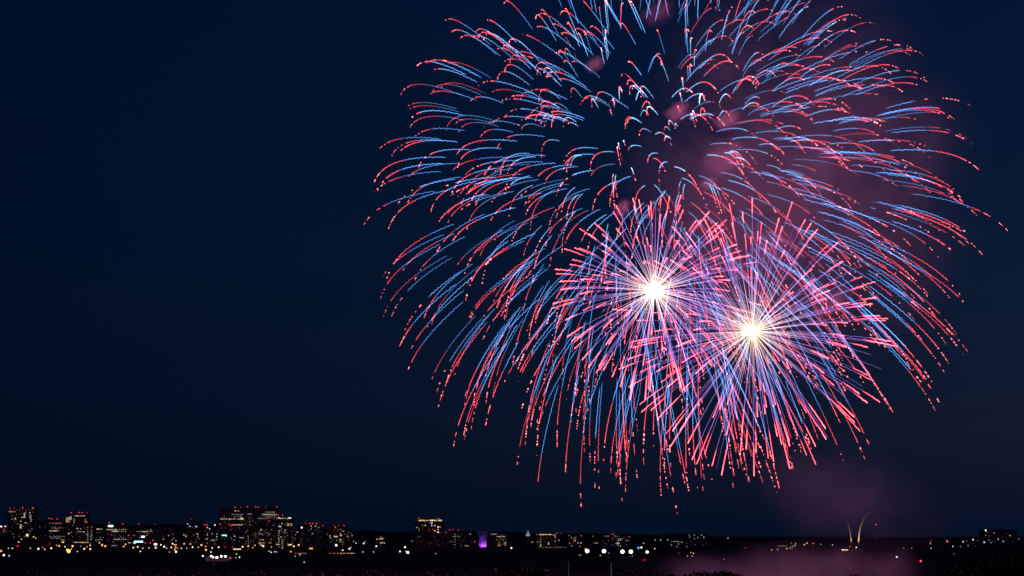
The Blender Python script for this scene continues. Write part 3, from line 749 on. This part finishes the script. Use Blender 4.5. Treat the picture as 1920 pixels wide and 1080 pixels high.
def strands_mesh(name, parts):
    vs, fs, cs, off = [], [], [], 0
    for v, f, c in parts:
        vs.append(v); fs.append(f + off); cs.append(c); off += len(v)
    v = np.concatenate(vs); f = np.concatenate(fs); c = np.concatenate(cs)
    me = bpy.data.meshes.new(name)
    me.vertices.add(len(v)); me.vertices.foreach_set('co', v.astype(np.float32).ravel())
    me.loops.add(f.size); me.loops.foreach_set('vertex_index', f.astype(np.int32).ravel())
    me.polygons.add(len(f)); me.polygons.foreach_set('loop_start', (np.arange(len(f))*4).astype(np.int32))
    me.update(calc_edges=True)
    at_ = me.attributes.new('spark_colour', 'FLOAT_COLOR', 'POINT')
    at_.data.foreach_set('color', np.concatenate([c, np.ones((len(c), 1))], 1).astype(np.float32).ravel())
    me.materials.append(spark)
    return me

RS = .13
BLUE = np.array((.095, .31, .83)); TEAL = np.array((.33, .62, .74)); RED = np.array((.95, .075, .1)); HOT = np.array((2.3, .42, .45))

def assemble(root, trails, name):
    """the 100 longest trails are parts, the rest one stuff part"""
    trails.sort(key=lambda t: -t[0])
    for _, parts in trails[:100]:
        link(name, strands_mesh(name, parts), None, root)
    rest = [p for _, ps in trails[100:] for p in ps]
    if rest:
        o = link(name, strands_mesh(name, rest), None, root); o['kind'] = 'stuff'

def fib(n, r):
    i = np.arange(n) + .5
    ph = np.arccos(1 - 2*i/n); th = np.pi*(1+5**.5)*i
    d = np.stack([np.cos(th)*np.sin(ph), np.sin(th)*np.sin(ph), np.cos(ph)], 1)
    d += r.normal(0, .085, d.shape)
    return d/np.linalg.norm(d, axis=1)[:, None]

def shake(t):     # every star shares the same flutter over time
    return np.sin(t*92) + .6*np.sin(t*57 + 1.1) + .35*np.sin(t*141 + .4)

def crossette_shell(cx, cyy, Y, Rpx, n, seed, label, G=42., Wd=10., t0=1.12):
    r = np.random.default_rng(seed)
    c = at(cx, cyy, Y)
    root = empty('firework_shell', c, label, 'firework', 'fireworks in the sky')
    s = Y / F
    D = fib(n, r)
    tw = D[r.random(n) < .38]
    tw = tw + r.normal(0, .018, tw.shape); tw /= np.linalg.norm(tw, axis=1)[:, None]
    D = np.concatenate([D, tw])
    trails = []
    for d in D:
        V = Rpx*s/.93*((1 + r.normal(-.01, .032)) if r.random() > .2 else r.uniform(.5, .88))
        ts = t0 + abs(r.normal(0, .05))
        tb = r.normal(1.78, .15); tr = r.normal(2.25, .22); tr = min(tr, 2.55); te = min(tr + r.uniform(.1, 1.0), 3.1)
        if r.random() < .08: tb = ts + .02
        if r.random() < .06: tr = tb + .06
        def pos(t):
            q = 1 - np.exp(-t)
            P = d[None, :]*V*q[:, None]
            P[:, 2] -= G*s*(t - q)
            P[:, 0] += Wd*s*(t - q)
            return P
        br = r.choice((.45, .7, .9, 1.15), p=(.2, .3, .3, .2))*r.uniform(.85, 1.15)
        parts = []
        t = np.arange(ts, te, .011)
        if tr - ts < .05: continue
        P = pos(t)
        vel = np.linalg.norm(np.gradient(P, axis=0)[:, [0, 2]], axis=1)/(.011*s)      # px per unit time across the view
        slow = np.clip(1 - vel/95., 0, 1)[:, None]
        wk = np.where(t < tr, 1, .4)
        P[:, 2] += shake(t)*s*.62*wk; P[:, 0] += .35*s*shake(t + .021)*wk
        col = BLUE*(1-slow*.7) + TEAL*slow*.7
        m = np.clip((t - tb)/.09, 0, 1)[:, None]
        gap = 1 - .75*np.exp(-((t - tb - .03)/.05)**2)[:, None]*r.uniform(.3, 1)
        bead = (.75 + .7*np.clip(np.sin(t*r.uniform(150, 190)), 0, 1)**2)[:, None]
        col = (col*(1-m) + RED*m*bead)*gap*br
        late = np.clip((t - tr + .25)/.25, 0, 1)
        col = col*(1 + .35*late[:, None])
        rad = (RS + .06*late)*np.clip((t - ts)/.03, .4, 1)
        # it breaks up into separate glowing embers joined by a barely glowing thread
        ek = np.zeros(len(t)); hot = np.zeros(len(t))
        q = tr + r.uniform(.02, .2)
        while q < te:
            L = r.choice((.014, .024, .05, .11, .2), p=(.3, .25, .22, .15, .08))
            e_ = np.clip(1.25 - np.abs((t - q - L/2)/(L/2 + .008))**2, 0, 1)*r.uniform(.6, 1.15)
            ek = np.maximum(ek, e_)
            hot = np.maximum(hot, e_*(1 if L < .06 else np.clip(1 - (t - q)/(L*.5), .12, 1)))
            q += L + r.choice((.02, .05, .12, .3), p=(.3, .3, .25, .15))
        dim = np.clip(1 - .5*(t - tr)/1.2, .3, 1)[:, None]
        ecol = (RED*1.2*(1 - hot[:, None]) + HOT*hot[:, None])*dim*br*np.clip(ek, 0, 1)[:, None] + RED*.02
        after = (t >= tr)
        col = np.where(after[:, None], ecol, col)
        rad = np.where(after, .025 + (.15 + .13*hot)*np.clip(ek, 0, 1), rad*np.clip((tr - t)/.05, .2, 1))
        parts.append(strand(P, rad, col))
        k_ = t < tr
        ln = float(np.linalg.norm(np.diff(P[k_][:, [0, 2]], axis=0), axis=1).sum())
        trails.append((ln, parts))
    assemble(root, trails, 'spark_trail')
    return root

sh1 = crossette_shell(1181, 346, 1270, 518, 325, 5, 'left one of two huge overlapping blue and red shells with fluttering falling trails', G=46)
sh2 = crossette_shell(1318, 350, 1235, 504, 340, 9, 'right one of two huge overlapping blue and red shells with fluttering falling trails', G=44)

CREAM = np.array((.62, .44, .28)); VIO = np.array((.19, .11, .43)); PINK = np.array((2.4, .19, .27))
def peony(cx, cyy, Y, Rpx, n, seed, label, core, dimv=1.0, hot=1.0):
    r = np.random.default_rng(seed)
    c = at(cx, cyy, Y)
    root = empty('firework_burst', c, label, 'firework', 'fireworks in the sky')
    s = Y/F
    trails = []
    for d in fib(n, r):
        R0 = Rpx*s*r.uniform(.86, 1.04)
        u = np.linspace(.012, 1, 70)
        q = (1 - np.exp(-1.5*u))/(1 - math.exp(-1.5))
        P = d[None, :]*R0*q[:, None]
        P[:, 2] -= 11*s*u**2
        P[:, 2] += .4*s*shake(u*.9 + 1)*np.clip(u*2, 0, 1)
        rr = np.linalg.norm(P, axis=1)/(Rpx*s)
        a = np.clip((rr - .08)/.5, 0, 1)[:, None]
        tip0 = r.uniform(.58, .78)
        b = np.clip((u - tip0)/.07, 0, 1)[:, None]
        br = r.uniform(.55, 1.25)
        vio = VIO*r.uniform(.6, 1.35)*dimv*np.array((r.uniform(.8, 1.5), 1, 1))
        col = (CREAM*hot*(1-a)**1.6 + vio*np.minimum(1, a*1.6))*(1-b)
        tipc = PINK*br*(1 + .8*np.clip((u-.86)/.1, 0, 1))[:, None]
        dud = r.random() < .16
        if dud: tipc = vio*.7*np.ones((len(u), 1)); 
        col = col + tipc*b
        rad = .105 + .125*b[:, 0]*(0 if dud else 1)*np.clip(br, .7, 1.2)
        rad = rad*np.interp(u, (0, .05, .985, 1), (.8, 1, 1, .35))
        ln = float(np.linalg.norm(P[-1][[0, 2]]))
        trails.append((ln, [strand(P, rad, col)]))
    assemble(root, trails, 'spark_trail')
    MB().ball((0, 0, 0), core*s, core*s, core*s, 24, 16).build('white_core', emis('white_hot', (1, .95, .86), 6), root)
    return root, c
bA, cA = peony(1227, 545, 1240, 199, 185, 21, 'brighter compact pink tipped burst with a large white core, left of its twin', 15, 1.0, 1.3)
bB, cB = peony(1411, 621, 1255, 262, 205, 22, 'wider pink tipped burst with a smaller cream core, right of its twin and lower', 9, .85, 1.0)

def glow(parent, energy, col, rad=6):
    l = bpy.data.lights.new('burst_light', 'POINT')
    l.energy = energy; l.color = col; l.shadow_soft_size = rad
    o = bpy.data.objects.new('burst_light', l); COL.objects.link(o); o.parent = parent
    return o
GE = 0.13
glow(bA, 2.4e7*GE, (1, .27, .6))
glow(bB, 2.4e7*GE, (1, .28, .62))
glow(sh1, 2.0e7*GE, (.85, .25, .62), 30)
glow(sh2, 2.6e7*GE, (.85, .26, .62), 30)

# ------------------------------------------------------------------ smoke, lit by the bursts
def smoke_mat(name, dens, scale, thr, hi, warp=1.0, aniso=0.1, col=(.9, .88, .9), asp=(1, 1, 1), torn=.5):
    m = bpy.data.materials.new(name)
    m.use_nodes = True
    n = m.node_tree
    n.nodes.remove(n.nodes['Principled BSDF'])
    pv = n.nodes.new('ShaderNodeVolumeScatter')
    pv.inputs['Color'].default_value = (*col, 1)
    pv.inputs['Anisotropy'].default_value = aniso
    c = n.nodes.new('ShaderNodeTexCoord')
    ln = n.nodes.new('ShaderNodeVectorMath'); ln.operation = 'LENGTH'
    n.links.new(c.outputs['Object'], ln.inputs[0])            # hull is a unit ball scaled by the object
    fall = n.nodes.new('ShaderNodeMapRange'); fall.interpolation_type = 'SMOOTHERSTEP'
    fall.inputs[1].default_value, fall.inputs[2].default_value = .99, .15
    nz = n.nodes.new('ShaderNodeTexNoise')
    nz.inputs['Scale'].default_value = scale; nz.inputs['Detail'].default_value = 5; nz.inputs['Roughness'].default_value = .58
    nz.inputs['Distortion'].default_value = warp
    av = n.nodes.new('ShaderNodeVectorMath'); av.operation = 'MULTIPLY'; av.inputs[1].default_value = asp
    n.links.new(c.outputs['Object'], av.inputs[0])
    n.links.new(av.outputs[0], nz.inputs['Vector'])
    # ragged outline: the falling edge is pushed in and out by broad billows
    bz = n.nodes.new('ShaderNodeTexNoise'); bz.inputs['Scale'].default_value = scale*.55; bz.inputs['Detail'].default_value = 3
    n.links.new(av.outputs[0], bz.inputs['Vector'])
    bs = n.nodes.new('ShaderNodeMapRange')
    bs.inputs[1].default_value, bs.inputs[2].default_value = .3, .7
    bs.inputs[3].default_value, bs.inputs[4].default_value = torn, 0
    n.links.new(bz.outputs[0], bs.inputs[0])
    ra = n.nodes.new('ShaderNodeMath'); ra.operation = 'ADD'
    n.links.new(ln.outputs['Value'], ra.inputs[0]); n.links.new(bs.outputs[0], ra.inputs[1])
    n.links.new(ra.outputs[0], fall.inputs[0])
    mr = n.nodes.new('ShaderNodeMapRange')
    mr.inputs[1].default_value, mr.inputs[2].default_value = thr, hi
    n.links.new(nz.outputs[0], mr.inputs[0])
    mu = n.nodes.new('ShaderNodeMath'); mu.operation = 'MULTIPLY'
    n.links.new(mr.outputs[0], mu.inputs[0]); n.links.new(fall.outputs[0], mu.inputs[1])
    mu2 = n.nodes.new('ShaderNodeMath'); mu2.operation = 'MULTIPLY'; mu2.inputs[1].default_value = dens
    n.links.new(mu.outputs[0], mu2.inputs[0])
    n.links.new(mu2.outputs[0], pv.inputs['Density'])
    n.links.new(pv.outputs[0], n.nodes['Material Output'].inputs['Volume'])
    m.cycles.volume_step_rate = .4
    return m
def hull(name, px, py, Y, rx, ry, rd, mat, label=None, cat=None, group=None, kind=None, rot=0):
    me = bpy.data.meshes.new(name)
    bm = bmesh.new(); bmesh.ops.create_icosphere(bm, subdivisions=3, radius=1); bm.to_mesh(me); bm.free()
    o = link(name, me, mat)
    o.location = at(px, py, Y)
    s = Y/F
    o.scale = (rx*s, rd, ry*s)
    o.rotation_euler.y = rot
    return tag(o, label, cat, group, kind)
drift = smoke_mat("drifting_smoke", .019, 2.6, .36, .72, asp=(1, .5, 1.25), torn=.25)
veil = smoke_mat("thin_smoke", .0050, 1.5, .32, .75, asp=(1.6, .8, .9), torn=.4)
low = smoke_mat('ground_smoke', .0068, 1.5, .33, .68, asp=(3.4, 1.6, 1.0), torn=.42)
pf = smoke_mat("smoke_puff", .16, 2.0, .36, .62, 1.2, col=(1, .55, .58), torn=.55)
pf2 = smoke_mat('soft_smoke_puff', .05, 1.8, .36, .7, 1.2, col=(1, .58, .64), torn=.55)
hull('smoke_cloud', 1485, 330, 1680, 440, 540, 160, drift, 'broad purple smoke cloud drifting behind the right half of the fireworks', 'smoke', kind='stuff')
hull('smoke_plume', 1590, 925, 1640, 290, 150, 110, veil, 'thin dim smoke plume rising at the lower right of the fireworks', 'smoke', kind='stuff', rot=.5)
hull('ground_smoke', 1450, 1086, 1560, 400, 112, 170, low, 'low purple smoke bank spread over the ground behind the dark trees', 'smoke', kind='stuff')
for (x, y, rx, ry, lab) in ((1116, 118, 34, 26, 'pink smoke puff at the upper left among the blue trails'), (1272, 206, 42, 34, 'pink smoke puff left of a similar puff above the bursts'), (1366, 222, 44, 34, 'pink smoke puff right of a similar puff above the bursts'),
                            (1330, 342, 30, 22, 'brightest small red smoke puff above the gap between the two bursts'), (1362, 290, 80, 70, 'large soft pink smoke puff over the small red one'), (1168, 388, 28, 30, 'pink smoke puff behind the upper left rays of the brighter burst'),
                            (1446, 456, 52, 56, 'pink smoke puff behind the upper rays of the wider burst'), (1565, 560, 66, 56, 'soft pink smoke puff behind the right rays of the wider burst'), (1235, 20, 60, 40, 'faint pink smoke puff at the top edge of the picture')):
    hull('smoke_puff', x, y, 1490, rx, ry, rx*PX*1.1, pf2 if rx > 48 else pf, lab, 'smoke', 'pink smoke puffs')

_seen = {}
for o in sc.objects:
    if o.parent is None and 'label' in o:
        k = len(o['label'].split())
        if k > 16 or k < 4: print('LABEL LENGTH', k, o.name, o['label'])
        _seen.setdefault(o['label'], []).append(o)
for l_, os_ in _seen.items():
    if len(os_) > 1 and len({o.get('group') for o in os_}) > 1: print('DUP', l_)
